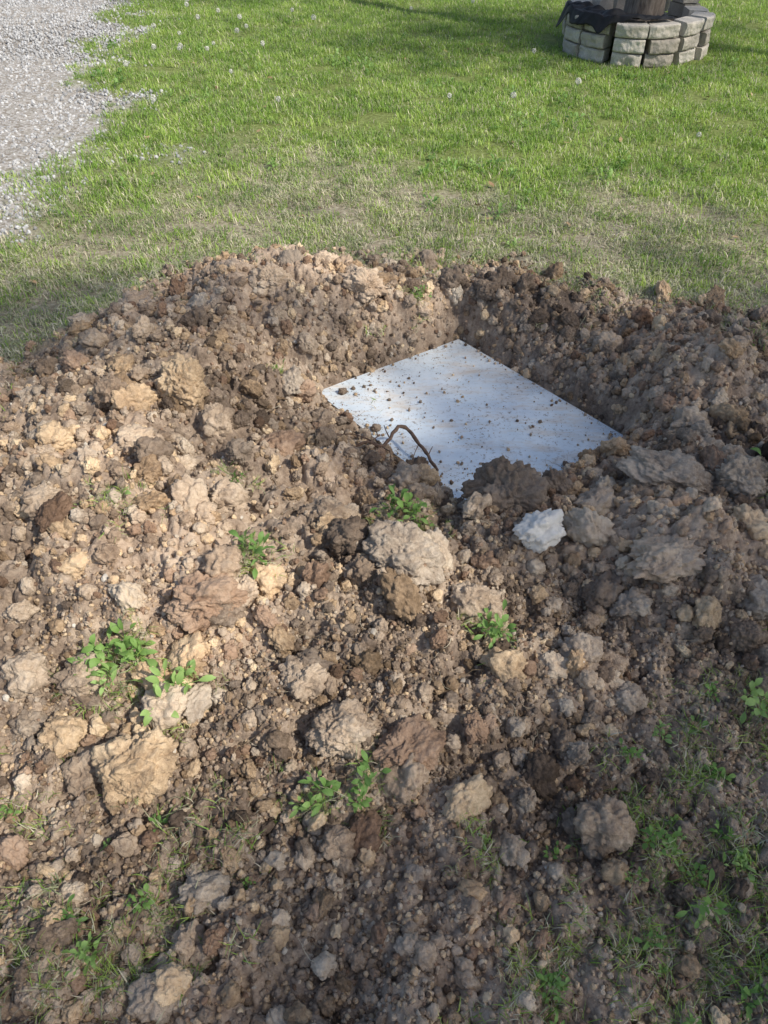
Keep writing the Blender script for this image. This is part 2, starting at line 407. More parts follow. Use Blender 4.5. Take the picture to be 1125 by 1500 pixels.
peb = variants('pebble', [clod_mesh('pebble_%d' % i, 3, i+131, M_peb, (1, .8, .65), .5, True) for i in range(6)])
put_clods('pebbles', peb, 6, 900, .003, .013, .4, 2.5, lambda x, y: dirty(x, y)*(plate_sd(x, y) > .02)*.6)
grav = variants('gravel', [clod_mesh('gravel_%d' % i, 2, i+151, M_grav, (1, .8, .65), .5, True) for i in range(6)])
x, y = sample(60000, lambda x, y: np.clip(gravel_mask(x, y)**1.1*(.6+.5*fbm(x, y, .25, 3, 140)), 0, 1), -4.6, -.9, 2.6, 11)
r = .006+.012*rng.random(len(x))**1.5
scatter('gravel_driveway', grav, 6, np.stack([x, y, r*.3], 1), randrot(len(x)), np.repeat(r[:, None], 3, 1))

# ------------------------------------------------------------------ grass
def build(name, V, F, mats, MI=None):
    me = bpy.data.meshes.new(name); me.from_pydata(V, [], F)
    for m in mats: me.materials.append(m)
    if MI: me.polygons.foreach_set('material_index', MI)
    me.polygons.foreach_set('use_smooth', [True]*len(F)); me.update(); return me
def tuft(name, n, h0, h1, spread, lean, w, mats, wts, seed):
    R = random.Random(seed); V = []; F = []; MI = []
    for b in range(n):
        a = R.uniform(0, 6.283); rr = spread*math.sqrt(R.random()); bx, by = rr*math.cos(a), rr*math.sin(a)
        h = R.uniform(h0, h1); da = R.uniform(0, 6.283); ln = R.uniform(.2, 1)*lean; ww = w*R.uniform(.6, 1.2)
        px, py = -math.sin(da)*ww, math.cos(da)*ww; i0 = len(V); mi = R.choices(range(len(mats)), wts)[0]
        pz = 0; cx, cy = bx, by; ang = ln*.3
        for s in range(4):
            k = (1, .9, .6, 0.05)[s]
            V.append((cx-px*k, cy-py*k, pz)); V.append((cx+px*k, cy+py*k, pz))
            seg = h/3; cx += math.cos(da)*math.sin(ang)*seg; cy += math.sin(da)*math.sin(ang)*seg; pz += max(math.cos(ang), -.2)*seg
            ang += ln*.45
        for s in range(3): F.append((i0+2*s, i0+2*s+1, i0+2*s+3, i0+2*s+2)); MI.append(mi)
    return build(name, V, F, mats, MI)
lawn_v = variants('lawn_tuft', [tuft('lawn_tuft_%d' % i, 26, .02, .055, .06, 1.6, .0022, [M_grass, M_dgrass, M_straw], [8, 1.8, .7], 200+i) for i in range(6)])
dry_v = variants('dry_tuft', [tuft('dry_tuft_%d' % i, 30, .02, .05, .055, 2.6, .0018, [M_grass, M_dgrass, M_straw], [2.4, 5, 2.8], 220+i) for i in range(6)])
wild_v = variants('wild_tuft', [tuft('wild_tuft_%d' % i, 14, .025, .08, .035, 2.2, .0014, [M_grass, M_dgrass, M_straw], [4, 2.5, 1.4], 240+i) for i in range(6)])
def not_ring(x, y): return (np.hypot(x-2.17, y-7.55) > .63)
def lawn_d(x, y): return np.clip((1-soil_mask(x, y)*1.1)*(1-dry_mask(x, y)*.85)*(1-gravel_mask(x, y)*1.1)*not_ring(x, y)*(.72+1.0*fbm(x, y, .3, 3, 160)), 0, 1)
def dry_d(x, y): return np.clip((1-soil_mask(x, y)*1.12)*dry_mask(x, y)*(1-gravel_mask(x, y)*.7)*(.58+1.1*fbm(x, y, .25, 3, 161)), 0, 1)
def zg(x, y):
    o = np.maximum(np.maximum(X0-x, x-X1), np.maximum(Y0-y, y-Y1))
    out_z = .02*fbm(x, y, 1.3, 3, 91)*sst(0, .8, o)-.004
    return np.where(o < 0, Hl(x, y), out_z)
def put_grass(name, coll, nv, n, fn, box, s0, s1, tilt=.15, dz=-.003):
    x, y = sample(n, fn, *box); m = len(x)
    rot = np.stack([rng.uniform(-tilt, tilt, m), rng.uniform(-tilt, tilt, m), rng.uniform(0, 6.283, m)], 1)
    s = rng.uniform(s0, s1, m)[:, None]*np.stack([np.ones(m), np.ones(m), rng.uniform(.7, 1.25, m)], 1)
    return scatter(name, coll, nv, np.stack([x, y, zg(x, y)+dz], 1), rot, s)
put_grass('lawn_grass', lawn_v, 6, 44000, lawn_d, (-4.0, 5.2, 2.9, 11.0), .75, 1.3)
put_grass('trampled_grass', dry_v, 6, 24000, dry_d, (-3.2, 3.2, 2.0, 6.0), .75, 1.15, .3)
def corner(x, y): return np.clip(grassy_corner(x, y)*(.28+sst(-.15, .35, fbm(x, y, .14, 3, 170))), 0, 1)
put_grass('sparse_grass', wild_v, 6, 9500, corner, (-1.5, 1.6, .0, 1.5), .4, .85, .6)
def backedge(x, y):
    sun = np.exp(-((x-1.02)/.28)**2-((y-3.02)/.14)**2)*1.2
    edge = sst(.55, .0, yb(x)-y)*.5*sst(-.2, .3, fbm(x, y, .2, 3, 171))
    return np.clip(edge+sun*.8, 0, 1)*(plate_sd(x, y) > .1)
put_grass('sparse_grass.001', dry_v, 6, 5200, backedge, (-2.0, 2.0, 2.0, 3.6), .5, .9, .4)

def rosette(name, n, l0, l1, wd, up, seed, mats=(M_weed,), stems=True):
    R = random.Random(seed); V = []; F = []
    for b in range(n):
        a = R.uniform(0, 6.283); l = R.uniform(l0, l1); w = wd*l*R.uniform(.6, 1.2); el = R.uniform(.1, up); st = R.uniform(.2, 1.3)*l if stems else .1*l
        d = Vector((math.cos(a), math.sin(a), 0)); s = Vector((-d.y, d.x, 0)); p = Vector((R.uniform(-.02, .02), R.uniform(-.02, .02), 0))
        ang = el; i0 = len(V); q = p+d*st*math.cos(el)+Vector((0, 0, st*math.sin(el)))
        V += [tuple(p-s*.0006), tuple(p+s*.0006), tuple(q+s*.0006), tuple(q-s*.0006)]; F.append((i0, i0+1, i0+2, i0+3))
        prof = [.12, .7, 1, .8, .08]; i0 = len(V); tw = R.uniform(-.6, .6)
        for k in range(5):
            c = q; hw = w*prof[k]; up_ = Vector((0, 0, 1))
            sl = (s*math.cos(tw)+up_*math.sin(tw))
            V += [tuple(c-sl*hw+Vector((0, 0, hw*.35))), tuple(c), tuple(c+sl*hw+Vector((0, 0, hw*.35)))]
            q = q+(d*math.cos(ang)+Vector((0, 0, math.sin(ang))))*l/4; ang -= R.uniform(.1, .5)
        for k in range(4):
            j = i0+3*k; F += [(j, j+1, j+4, j+3), (j+1, j+2, j+5, j+4)]
    return build(name, V, F, list(mats))
weed_v = variants('weed', [rosette('weed_%d' % i, 22, .010, .028+.006*(i % 3), .30-.04*(i % 3), 1.3, 300+i) for i in range(6)])
WD = [(-.357, 1.33, 1.3), (-.33, 1.30, 1.1), (-.677, 1.05, 1.4), (-.63, 1.08, 1.2), (-.71, 1.01, 1.2), (-.65, .98, 1.), (-.60, 1.03, 1.2), (-.497, .97, 1.3), (-.46, .98, 1.1), (-.52, .92, 1), (-.137, .727, 1.1), (-.16, .70, 1.0), (-.034, .75, .9), (-.05, .70, .8),
      (.26, 1.12, 1.1), (.28, 1.10, .9), (.074, 1.50, 1.3), (.03, 1.53, 1.1), (.1, 1.47, 1.), (-.43, 1.62, .8), (-.377, 2.31, .9), (.867, .93, 1.3), (.9, .9, 1), (1.11, 1.6, 1.1), (-.72, 1.47, .8), (.16, 2.84, 1.2),
      (.2, .62, .5), (-.55, .40, .8), (-.6, .47, .8), (.55, .62, .8), (.62, .5, .8), (.5, .45, .7)]
wx = np.array([w[0] for w in WD]); wy = np.array([w[1] for w in WD]); ws = np.array([w[2] for w in WD])*.9
scatter('weeds', weed_v, 6, np.stack([wx, wy, Hl(wx, wy)+.03], 1), np.stack([rng.uniform(-.6, .4, len(wx)), rng.uniform(-.4, .4, len(wx)), rng.uniform(0, 6, len(wx))], 1), np.repeat(ws[:, None], 3, 1))
def rt_d(x, y):
    d = np.zeros_like(x)
    for a, b, s in WD: d = np.maximum(d, np.exp(-((x-a)**2+(y-b)**2)/.055**2))
    return d*.9
put_grass('weed_clump_grass', wild_v, 6, 12000, rt_d, (-1.2, 1.3, .2, 3.0), .3, .7, .9, .012)
x, y = sample(3000, lambda x, y: np.clip(lawn_d(x, y)*.5*sst(-.1, .4, fbm(x, y, .5, 3, 180)), 0, 1), -3.5, 4.5, 3.3, 8)
x2, y2 = sample(480, corner, -1.4, 1.5, .1, 1.2); x = np.append(x, x2); y = np.append(y, y2)
m = len(x)
scatter('lawn_weeds', weed_v, 6, np.stack([x, y, zg(x, y)+.008], 1), np.stack([rng.uniform(-.2, .2, m), rng.uniform(-.2, .2, m), rng.uniform(0, 6, m)], 1), np.repeat((rng.uniform(.4, .8, m)*np.where(y > 2, 1.6, .9))[:, None], 3, 1))

def fibre(name, seed, mat, L=.05):
    R = random.Random(seed); V = []; F = []
    p = Vector((0, 0, 0)); a = 0; e = .2
    for k in range(9):
        w = .0006*(1-.08*k); s = Vector((-math.sin(a), math.cos(a), 0))
        V += [tuple(p-s*w), tuple(p+s*w), tuple(p+Vector((0, 0, w*1.6)))]
        a += R.uniform(-.6, .6); e += R.uniform(-.35, .3); p = p+Vector((math.cos(a)*math.cos(e), math.sin(a)*math.cos(e), math.sin(e)))*L/8
    for k in range(8):
        for j in range(3):
            F.append((3*k+j, 3*k+(j+1) % 3, 3*k+3+(j+1) % 3, 3*k+3+j))
    return build(name, V, F, [mat])
fib_v = variants('fibre', [fibre('fibre_%d' % i, i+5, (M_root, M_straw, M_root)[i % 3], .04+.012*i) for i in range(6)])
x, y = sample(3600, lambda x, y: dirty(x, y)*(plate_sd(x, y) > .0)*sst(-.3, .5, fbm(x, y, .25, 3, 190)), -1.7, 1.7, .2, 3.4); m = len(x)
scatter('root_fibres', fib_v, 6, np.stack([x, y, Hl(x, y)+.010], 1), np.stack([rng.uniform(-.5, .5, m), rng.uniform(-.5, .5, m), rng.uniform(0, 6.28, m)], 1), np.repeat(rng.uniform(.5, 1.3, m)[:, None], 3, 1))

def dleaf(name, seed):
    R = random.Random(seed); V = []; F = []; n = 18
    for k in range(n):
        a = k/n*6.283; r = (.6+.4*abs(math.cos(a*2.5)))*(1.0 if k % 2 else .72)
        V.append((math.cos(a)*r*.03, math.sin(a)*r*.016, R.uniform(0, .006)))
    V.append((0, 0, .001))
    for k in range(n): F.append((k, (k+1) % n, n))
    return build(name, V, F, [M_dead])
dl_v = variants('dead_leaf', [dleaf('dead_leaf_%d' % i, i) for i in range(4)])
x, y = sample(170, lambda x, y: (plate_sd(x, y) > .0)*.8*(gravel_mask(x, y) < .5), -3, 4, .3, 8); m = len(x)
x = np.append(x, [.245]); y = np.append(y, [1.25]); m += 1
scatter('dead_leaves', dl_v, 4, np.stack([x, y, zg(x, y)+.018], 1), np.stack([rng.uniform(-.5, .5, m), rng.uniform(-.5, .5, m), rng.uniform(0, 6.28, m)], 1), np.repeat(rng.uniform(.5, 1.1, m)[:, None], 3, 1))

dm, nt, out = newmat('dandelion_seed_material')
bs = N(nt, 'ShaderNodeBsdfPrincipled', Roughness=.9); nt.links.new(ramp(nt, noise_n(nt, nt.nodes.new('ShaderNodeNewGeometry').outputs['Position'], 200, 2), [(.3, (.65, .65, .61)), (.7, (.82, .82, .80))]), bs.inputs['Base Color'])
nt.links.new(bs.outputs[0], out.inputs[0])
def dand(name, seed, h):
    R = random.Random(seed); V = []; F = []; MI = []
    bx, by = R.uniform(-.02, .02), R.uniform(-.02, .02)
    for k in range(4):
        t = k/3
        for j in range(3): V.append((bx*t*t+.0016*math.cos(j*2.1), by*t*t+.0016*math.sin(j*2.1), h*t))
    for k in range(3):
        for j in range(3): F.append((3*k+j, 3*k+(j+1) % 3, 3*k+3+(j+1) % 3, 3*k+3+j)); MI.append(0)
    c = Vector((bx, by, h))
    for k in range(170):
        d = Vector((R.gauss(0, 1), R.gauss(0, 1), R.gauss(0, 1))).normalized(); s = d.orthogonal().normalized(); s2 = d.cross(s)
        q = c+d*.016; i0 = len(V); w = .0024
        V += [tuple(c+d*.002), tuple(q-s*w), tuple(q+d*.003), tuple(q+s*w), tuple(q-s2*w), tuple(q+s2*w)]
        F += [(i0+1, i0+2, i0+3), (i0+4, i0+2, i0+5), (i0+1, i0+4, i0+3, i0+5)]; MI += [1, 1, 1]
    return build(name, V, F, [M_weed, dm], MI)
dd_v = variants('dandelion', [dand('dandelion_%d' % i, i, .07+.03*i) for i in range(4)])
DPX = [(-1.9, 6.3), (-1.6, 6.9), (-1.95, 7.2), (-1.5, 7.5), (-2.1, 7.9), (-1.0, 7.0), (-1.6, 8.3), (-.7, 5.7), (-.9, 8.6), (.9, 5.5), (.45, 5.7), (.9, 9.1), (-1.55, 5.4), (1.35, 5.8), (1.95, 4.9), (-2.0, 8.9), (3.2, 6.8), (-1.15, 6.4), (-1.7, 8.0), (-1.25, 8.0), (-1.8, 7.6), (-1.45, 7.1), (-1.75, 7.35), (-1.35, 7.7), (-.6, 7.9), (-1.9, 8.4), (-1.1, 9.2)]
x = np.array([p[0] for p in DPX]+list(rng.uniform(-2.2, 4, 8))); y = np.array([p[1] for p in DPX]+list(rng.uniform(7, 12, 8))); k = not_ring(x, y); x = x[k]; y = y[k]; m = len(x)
scatter('dandelions', dd_v, 4, np.stack([x, y, zg(x, y)], 1), np.stack([rng.uniform(-.2, .2, m), rng.uniform(-.2, .2, m), rng.uniform(0, 6, m)], 1), np.repeat(rng.uniform(.8, 1.2, m)[:, None], 3, 1))

# ------------------------------------------------------------------ metal plate
pm, nt, out = newmat('galvanised_steel_material')
pos = nt.nodes.new('ShaderNodeNewGeometry').outputs['Position']
metal = ramp(nt, noise_n(nt, pos, 9, 5, .65), [(.3, (.62, .72, .80)), (.6, (.76, .84, .90))])
mp = nt.nodes.new('ShaderNodeMapping'); mp.inputs['Rotation'].default_value = (0, 0, .5); mp.inputs['Scale'].default_value = (1, 3.2, 1); nt.links.new(pos, mp.inputs['Vector'])
smear = mth(nt, 'MULTIPLY', ramp(nt, noise_n(nt, mp.outputs[0], 5, 8, .72), [(.48, (0, 0, 0)), (.70, (1, 1, 1))]), .8)
spk = ramp(nt, noise_n(nt, pos, 75, 6, .75), [(.56, (0, 0, 0)), (.62, (1, 1, 1))])
pat = ramp(nt, noise_n(nt, pos, 7, 4, .6), [(.40, (0, 0, 0)), (.58, (1, 1, 1))])
spk = mth(nt, 'MULTIPLY', spk, mth(nt, 'ADD', mth(nt, 'MULTIPLY', pat, .65), .2))
col = mix(nt, smear, metal, (.56, .46, .35)); col = mix(nt, spk, col, (.18, .14, .105))
bs = N(nt, 'ShaderNodeBsdfPrincipled')
nt.links.new(col, bs.inputs['Base Color'])
cover = mth(nt, 'MAXIMUM', smear, spk)
nt.links.new(mth(nt, 'MULTIPLY', mth(nt, 'SUBTRACT', 1.0, cover, clamp=True), .2), bs.inputs['Metallic'])
nt.links.new(mth(nt, 'ADD', mth(nt, 'MULTIPLY', cover, .4), .48), bs.inputs['Roughness'])
bp = nt.nodes.new('ShaderNodeBump'); bp.inputs['Distance'].default_value = .0015; bp.inputs['Strength'].default_value = .5
nt.links.new(mth(nt, 'ADD', noise_n(nt, pos, 3, 3), mth(nt, 'MULTIPLY', spk, .4)), bp.inputs['Height']); nt.links.new(bp.outputs[0], bs.inputs['Normal']); nt.links.new(bs.outputs[0], out.inputs[0])
n = 24; V = []; F = []
for lay in (0, 1):
    for j in range(n+1):
        for i in range(n+1):
            a = -HA+2*HA*i/n; b = -HB+2*HB*j/n
            p = PC+E1*a+E2*b
            V.append((p[0], p[1], zplate(p[0], p[1])+.0015*math.sin(a*7)*math.cos(b*6)-.006*lay))
S = (n+1)**2
for j in range(n):
    for i in range(n):
        q = j*(n+1)+i; F.append((q, q+n+1, q+n+2, q+1)); F.append((S+q, S+q+1, S+q+n+2, S+q+n+1))
for i in range(n):
    F += [(i, i+1, S+i+1, S+i), (n*(n+1)+i+1, n*(n+1)+i, S+n*(n+1)+i, S+n*(n+1)+i+1)]
    q = i*(n+1); F += [(q+n+1, q, S+q, S+q+n+1), (q+n, q+2*n+1, S+q+2*n+1, S+q+n)]
me = build('steel_plate', V, F, [pm]); me.polygons.foreach_set('use_smooth', [False]*len(F))
ob = bpy.data.objects.new('steel_plate', me); scene.collection.objects.link(ob)

# ------------------------------------------------------------------ tubes
def tube(bm, pts, rads, seg=8, mi=0, rough=.0):
    rings = []
    for i, p in enumerate(pts):
        p = Vector(p); a = Vector(pts[max(i-1, 0)]); b = Vector(pts[min(i+1, len(pts)-1)]); d = (b-a).normalized()
        u = d.cross(Vector((.31, .17, .93)) if abs(d.z) < .8 else Vector((1, .1, 0))).normalized(); v = d.cross(u)
        ring = []
        for k in range(seg):
            an = k/seg*6.2832; r = rads[i]*(1+rough*noise.noise(Vector((math.cos(an)*2.5, math.sin(an)*2.5, p.z*1.2+p.x))))
            ring.append(bm.verts.new(p+(u*math.cos(an)+v*math.sin(an))*r))
        rings.append(ring)
    for i in range(len(rings)-1):
        for k in range(seg):
            f = bm.faces.new((rings[i][k], rings[i][(k+1) % seg], rings[i+1][(k+1) % seg], rings[i+1][k])); f.smooth = True; f.material_index = mi
    bm.faces.new(rings[-1]); bm.faces.new(rings[0][::-1])
bark, nt, out = newmat('bark_material')
pos = nt.nodes.new('ShaderNodeNewGeometry').outputs['Position']
mp = nt.nodes.new('ShaderNodeMapping'); mp.inputs['Scale'].default_value = (1, 1, .2); nt.links.new(pos, mp.inputs['Vector'])
nb = noise_n(nt, mp.outputs[0], 40, 8, .7)
bs = N(nt, 'ShaderNodeBsdfPrincipled', Roughness=.9); nt.links.new(ramp(nt, nb, [(.35, (.09, .07, .055)), (.65, (.28, .235, .19))]), bs.inputs['Base Color'])
bp = nt.nodes.new('ShaderNodeBump'); bp.inputs['Distance'].default_value = .02; nt.links.new(nb, bp.inputs['Height']); nt.links.new(bp.outputs[0], bs.inputs['Normal']); nt.links.new(bs.outputs[0], out.inputs[0])
rootm, nt, out = newmat('root_bark_material')
pos = nt.nodes.new('ShaderNodeNewGeometry').outputs['Position']
bs = N(nt, 'ShaderNodeBsdfPrincipled', Roughness=.8); nt.links.new(ramp(nt, noise_n(nt, pos, 90, 6, .7), [(.35, (.045, .026, .02)), (.65, (.17, .105, .07))]), bs.inputs['Base Color']); nt.links.new(bs.outputs[0], out.inputs[0])

bm = bmesh.new()
def zp(x, y, o):
    y -= .10; x += .015
    return (x, y, max(zplate(x, y)+o, float(Hl(x, y))+.022))
main = [zp(-.17, 2.00, .08), zp(-.12, 2.02, .08), zp(-.07, 2.03, .075), zp(-.02, 2.05, .065), zp(.005, 2.09, .075), zp(.035, 2.14, .09), (.080, 2.05, .022), zp(.105, 2.075, .06), zp(.135, 2.02, .05), zp(.16, 1.965, .03), zp(.155, 1.93, .012), zp(.12, 1.90, .008)]
def refine(P, seed, amp):
    R = random.Random(seed); out_ = []
    for i in range(len(P)-1):
        a = Vector(P[i]); b = Vector(P[i+1])
        for k in range(3): out_.append(a.lerp(b, k/3)+Vector((R.uniform(-amp, amp), R.uniform(-amp, amp), R.uniform(-amp, amp)*.6)))
    out_.append(Vector(P[-1])); return out_
P = refine(main, 3, .003); tube(bm, P, [.0030+.0028*math.sin(math.pi*i/(len(P)-1))+.0008*(i % 3) for i in range(len(P))], 7)
for br, r0 in (([zp(-.06, 2.03, .075), zp(-.035, 2.09, .085), zp(-.05, 2.15, .08)], .0032), ([zp(-.02, 2.05, .065), zp(-.07, 2.08, .08), zp(-.12, 2.105, .08), zp(-.19, 2.09, .09)], .0030),
             ([zp(-.02, 2.05, .065), zp(.005, 2.01, .045), zp(.01, 1.95, .02)], .0028), ([zp(.005, 2.09, .075), zp(-.015, 2.16, .08)], .0026), ([zp(.135, 2.02, .05), zp(.15, 2.06, .06)], .002), ([zp(.105, 2.075, .06), zp(.085, 2.03, .04), zp(.09, 1.99, .02)], .0016)):
    P = refine(br, 7, .002); tube(bm, P, [r0*(1-.6*i/len(P)) for i in range(len(P))], 6)
me = bpy.data.meshes.new('tree_root'); bm.to_mesh(me); bm.free(); me.materials.append(rootm)
ob = bpy.data.objects.new('tree_root', me); scene.collection.objects.link(ob)
bm = bmesh.new()
for i, (cx, cy, cr) in enumerate([(-.03, 2.14, .018), (-.16, 2.39, .018), (-.10, 2.14, .009), (.02, 2.34, .007), (.25, 2.2, .006), (-.12, 2.42, .009), (.5, 1.9, .008), (.1, 2.5, .006), (.62, 1.93, .012), (.18, 1.82, .012)]):
    me = clod_mesh('t', 4, 400+i, M_dark, (1, .9, .75)); me.transform(Matrix.Translation((cx, cy, float(zplate(cx, cy))+cr*.6)) @ Matrix.Scale(cr, 4)); bm.from_mesh(me); bpy.data.meshes.remove(me)
me = bpy.data.meshes.new('plate_clods'); bm.to_mesh(me); bm.free(); me.materials.append(M_dark)
ob = bpy.data.objects.new('plate_clods', me); scene.collection.objects.link(ob)

# ------------------------------------------------------------------ block ring
blk, nt, out = newmat('concrete_block_material')
pos = nt.nodes.new('ShaderNodeNewGeometry').outputs['Position']
at = nt.nodes.new('ShaderNodeAttribute'); at.attribute_name = 'tone'
f = mth(nt, 'ADD', mth(nt, 'MULTIPLY', noise_n(nt, pos, 9, 5, .65), .65), mth(nt, 'MULTIPLY', at.outputs['Fac'], .35))
c = ramp(nt, f, [(.28, (.27, .245, .205)), (.48, (.42, .385, .33)), (.7, (.56, .525, .46))])
c = mix(nt, .5, c, ramp(nt, noise_n(nt, pos, 130, 3, .7), [(.3, (.6, .6, .6)), (.7, (1.3, 1.3, 1.3))]), 'MULTIPLY')
bs = N(nt, 'ShaderNodeBsdfPrincipled', Roughness=.92); nt.links.new(c, bs.inputs['Base Color'])
bp = nt.nodes.new('ShaderNodeBump'); bp.inputs['Distance'].default_value = .006; nt.links.new(noise_n(nt, pos, 60, 5, .7), bp.inputs['Height']); nt.links.new(bp.outputs[0], bs.inputs['Normal']); nt.links.new(bs.outputs[0], out.inputs[0])
RC = Vector((2.17, 7.55, 0)); RR = .61
bm = bmesh.new(); tone = bm.verts.layers.float.new('tone')
def block(ang, z, rad, hgt, fw, yaw, tilt, sh):
    t = bmesh.new(); bmesh.ops.create_cube(t, size=2); bmesh.ops.subdivide_edges(t, edges=t.edges[:], cuts=11, use_grid_fill=True)
    off = Vector((random.uniform(0, 50), random.uniform(0, 50), 0)); tn = random.random()
    R = Matrix.Translation(RC) @ Matrix.Rotation(ang, 4, 'Z') @ Matrix.Translation((rad, sh, z)) @ Matrix.Rotation(yaw, 4, 'Z') @ Matrix.Rotation(tilt, 4, 'X')
    mp_ = {}
    for v in t.verts:
        X, Y, Z = v.co
        front = max(0, X); w = fw*.5*(1-.30*(1-X)/2)
        x = X*.085-.020*max(0, abs(Y)-.6)/.4*front-.012*abs(Z)**8*front
        p = Vector((x, Y*w, Z*hgt*.5))
        q = R @ p
        nn = noise.noise(q*12+off)*.014+noise.noise(q*40+off)*.005
        if X > .75: p.x += nn*1.2
        p.y += noise.noise(q*20+off*2)*.003; p.z += noise.noise(q*14+off*3)*.0015*(1-abs(Z)*.5)
        nv = bm.verts.new(R @ p); nv[tone] = tn; mp_[v] = nv
    for f_ in t.faces:
        g = bm.faces.new([mp_[v] for v in f_.verts]); g.smooth = False
    t.free()
ncol = 13; LH = .104
for c_ in range(ncol):
    ang0 = math.radians(-90)+(c_+.35)*2*math.pi/ncol
    layers = 3
    if math.cos(ang0) > .30 and math.sin(ang0) > .05: layers = 4
    cr = random.uniform(-.04, .03); ca_ = random.uniform(-.03, .03)
    for l in range(layers):
        block(ang0+ca_, LH*(l+.5)-.008, RR-.07+cr+random.uniform(-.018, .018), LH-.008, random.uniform(.238, .258), random.uniform(-.12, .12), random.uniform(-.03, .03), random.uniform(-.016, .016))
me = bpy.data.meshes.new('stone_block_ring'); bm.to_mesh(me); bm.free(); me.materials.append(blk)
ring = bpy.data.objects.new('stone_block_ring', me); scene.collection.objects.link(ring)
bm = bmesh.new(); bmesh.ops.create_grid(bm, x_segments=50, y_segments=50, size=.50)
for v in list(bm.verts):
    if v.co.xy.length > .50: bm.verts.remove(v)
for v in bm.verts: v.co.z = .18+.03*noise.noise(v.co*9)+.06*math.exp(-(v.co.xy.length/.25)**2); v.co.x += RC.x; v.co.y += RC.y
for f_ in bm.faces: f_.smooth = True
me = bpy.data.meshes.new('planter_soil'); bm.to_mesh(me); bm.free(); me.materials.append(M_dark)
ob = bpy.data.objects.new('planter_soil', me); scene.collection.objects.link(ob); ob.parent = ring
cm, nt, out = newmat('black_fabric_material')
pos = nt.nodes.new('ShaderNodeNewGeometry').outputs['Position']
bs = N(nt, 'ShaderNodeBsdfPrincipled', Roughness=.6); bs.inputs['Specular IOR Level'].default_value = .25; nt.links.new(ramp(nt, noise_n(nt, pos, 15, 5), [(.3, (.008, .008, .009)), (.7, (.022, .022, .025))]), bs.inputs['Base Color']); nt.links.new(bs.outputs[0], out.inputs[0])
nx_, ny_ = 120, 60; V = []; F = []
for j in range(ny_):
    for i in range(nx_):
        u = i/(nx_-1); v = j/(ny_-1)
        a = math.radians(-185+112*u+5*noise.noise(Vector((u*3, v*3, 2))))
        rout = .645+.05*noise.noise(Vector((u*9, 1, 4)))-.09*sst(.4, 1, u)
        rr = rout-(.35+.1*noise.noise(Vector((u*5, 3, 1))))*v
        z_ = LH*3+.010+.03*abs(noise.noise(Vector((u*10, v*4, 0))))+.05*abs(noise.noise(Vector((u*5+3, v*3, 5))))
        hang = max(0, rr-.60); drop = (.5+.5*noise.noise(Vector((u*4, 7, 7))))
        if hang > 0: z_ -= hang*(1.4+1.4*drop)
        if rr < .44: z_ -= min((.44-rr)*.4, .05)
        V.append((RC.x+rr*math.cos(a), RC.y+rr*math.sin(a), z_))
for j in range(ny_-1):
    for i in range(nx_-1): q = j*nx_+i; F.append((q, q+1, q+nx_+1, q+nx_))
me = build('black_tarp', V, F, [cm]); ob = bpy.data.objects.new('black_tarp', me); scene.collection.objects.link(ob)
md = ob.modifiers.new('thick', 'SOLIDIFY'); md.thickness = .003

# ------------------------------------------------------------------ sun direction and trees
EL = math.radians(46); AZ = math.radians(-32)
S_ = np.array([math.cos(EL)*math.cos(AZ), math.cos(EL)*math.sin(AZ), math.sin(EL)])
def sprig(name, seed):
    R = random.Random(seed); V = []; F = []
    for b in range(14):
        c = Vector((R.gauss(0, .08), R.gauss(0, .08), R.gauss(0, .06))); d = Vector((R.gauss(0, 1), R.gauss(0, 1), R.gauss(0, .6))).normalized(); s = d.orthogonal().normalized()
        s = (Matrix.Rotation(R.uniform(0, 6), 3, d) @ s); l = R.uniform(.05, .08); w = l*.33; i0 = len(V); n_ = d.cross(s)
        V += [tuple(c), tuple(c+d*l*.35+s*w+n_*.005), tuple(c+d*l*.75+s*w*.7+n_*.004), tuple(c+d*l), tuple(c+d*l*.75-s*w*.7+n_*.004), tuple(c+d*l*.35-s*w+n_*.005)]
        F += [(i0, i0+1, i0+2, i0+3), (i0, i0+3, i0+4, i0+5)]
    return build(name, V, F, [M_tree])
sp_v = variants('sprig', [sprig('sprig_%d' % i, i) for i in range(6)])
def g2(x, y, cx, cy, rx, ry): return np.exp(-((x-cx)/rx)**2-((y-cy)/ry)**2)
def shade(x, y):  # hand-placed shade map: masked crowns keep leaves only where shadow is wanted
    lit = 1.3*g2(x, y, -.95, 1.45, .85, .8)+1.2*g2(x, y, -.75, 2.2, .55, .4)+1.2*g2(x, y, -.25, 2.95, .65, .25)+1.3*g2(x, y, 1.0, 3.1, .35, .18)
    lit += 1.2*g2(x, y, .2, 1.02, .42, .24)+1.1*g2(x, y, -.75, .72, .6, .22)+.6*g2(x, y, .75, 2.85, .3, .15)+.7*g2(x, y, -.1, 1.3, .42, .3)
    lit += .40*g2(x, y, .25, 2.3, .5, .5)+.3*g2(x, y, .9, 1.7, .4, .3)
    lit = np.clip(lit, 0, 1)
    lawnlit = sst(4.0, 6.0, y+.1*x)*.97
    mid = .85*sst(3.0, 3.4, y)
    spots = sst(.10, .3, fbm(x, y, .45, 3, 210))*.35
    near_ring = 1.0*g2(x, y, 1.5, 8.1, 1.5, .9)
    return np.clip(1-lit-lawnlit-mid-spots, 0, 1)+near_ring
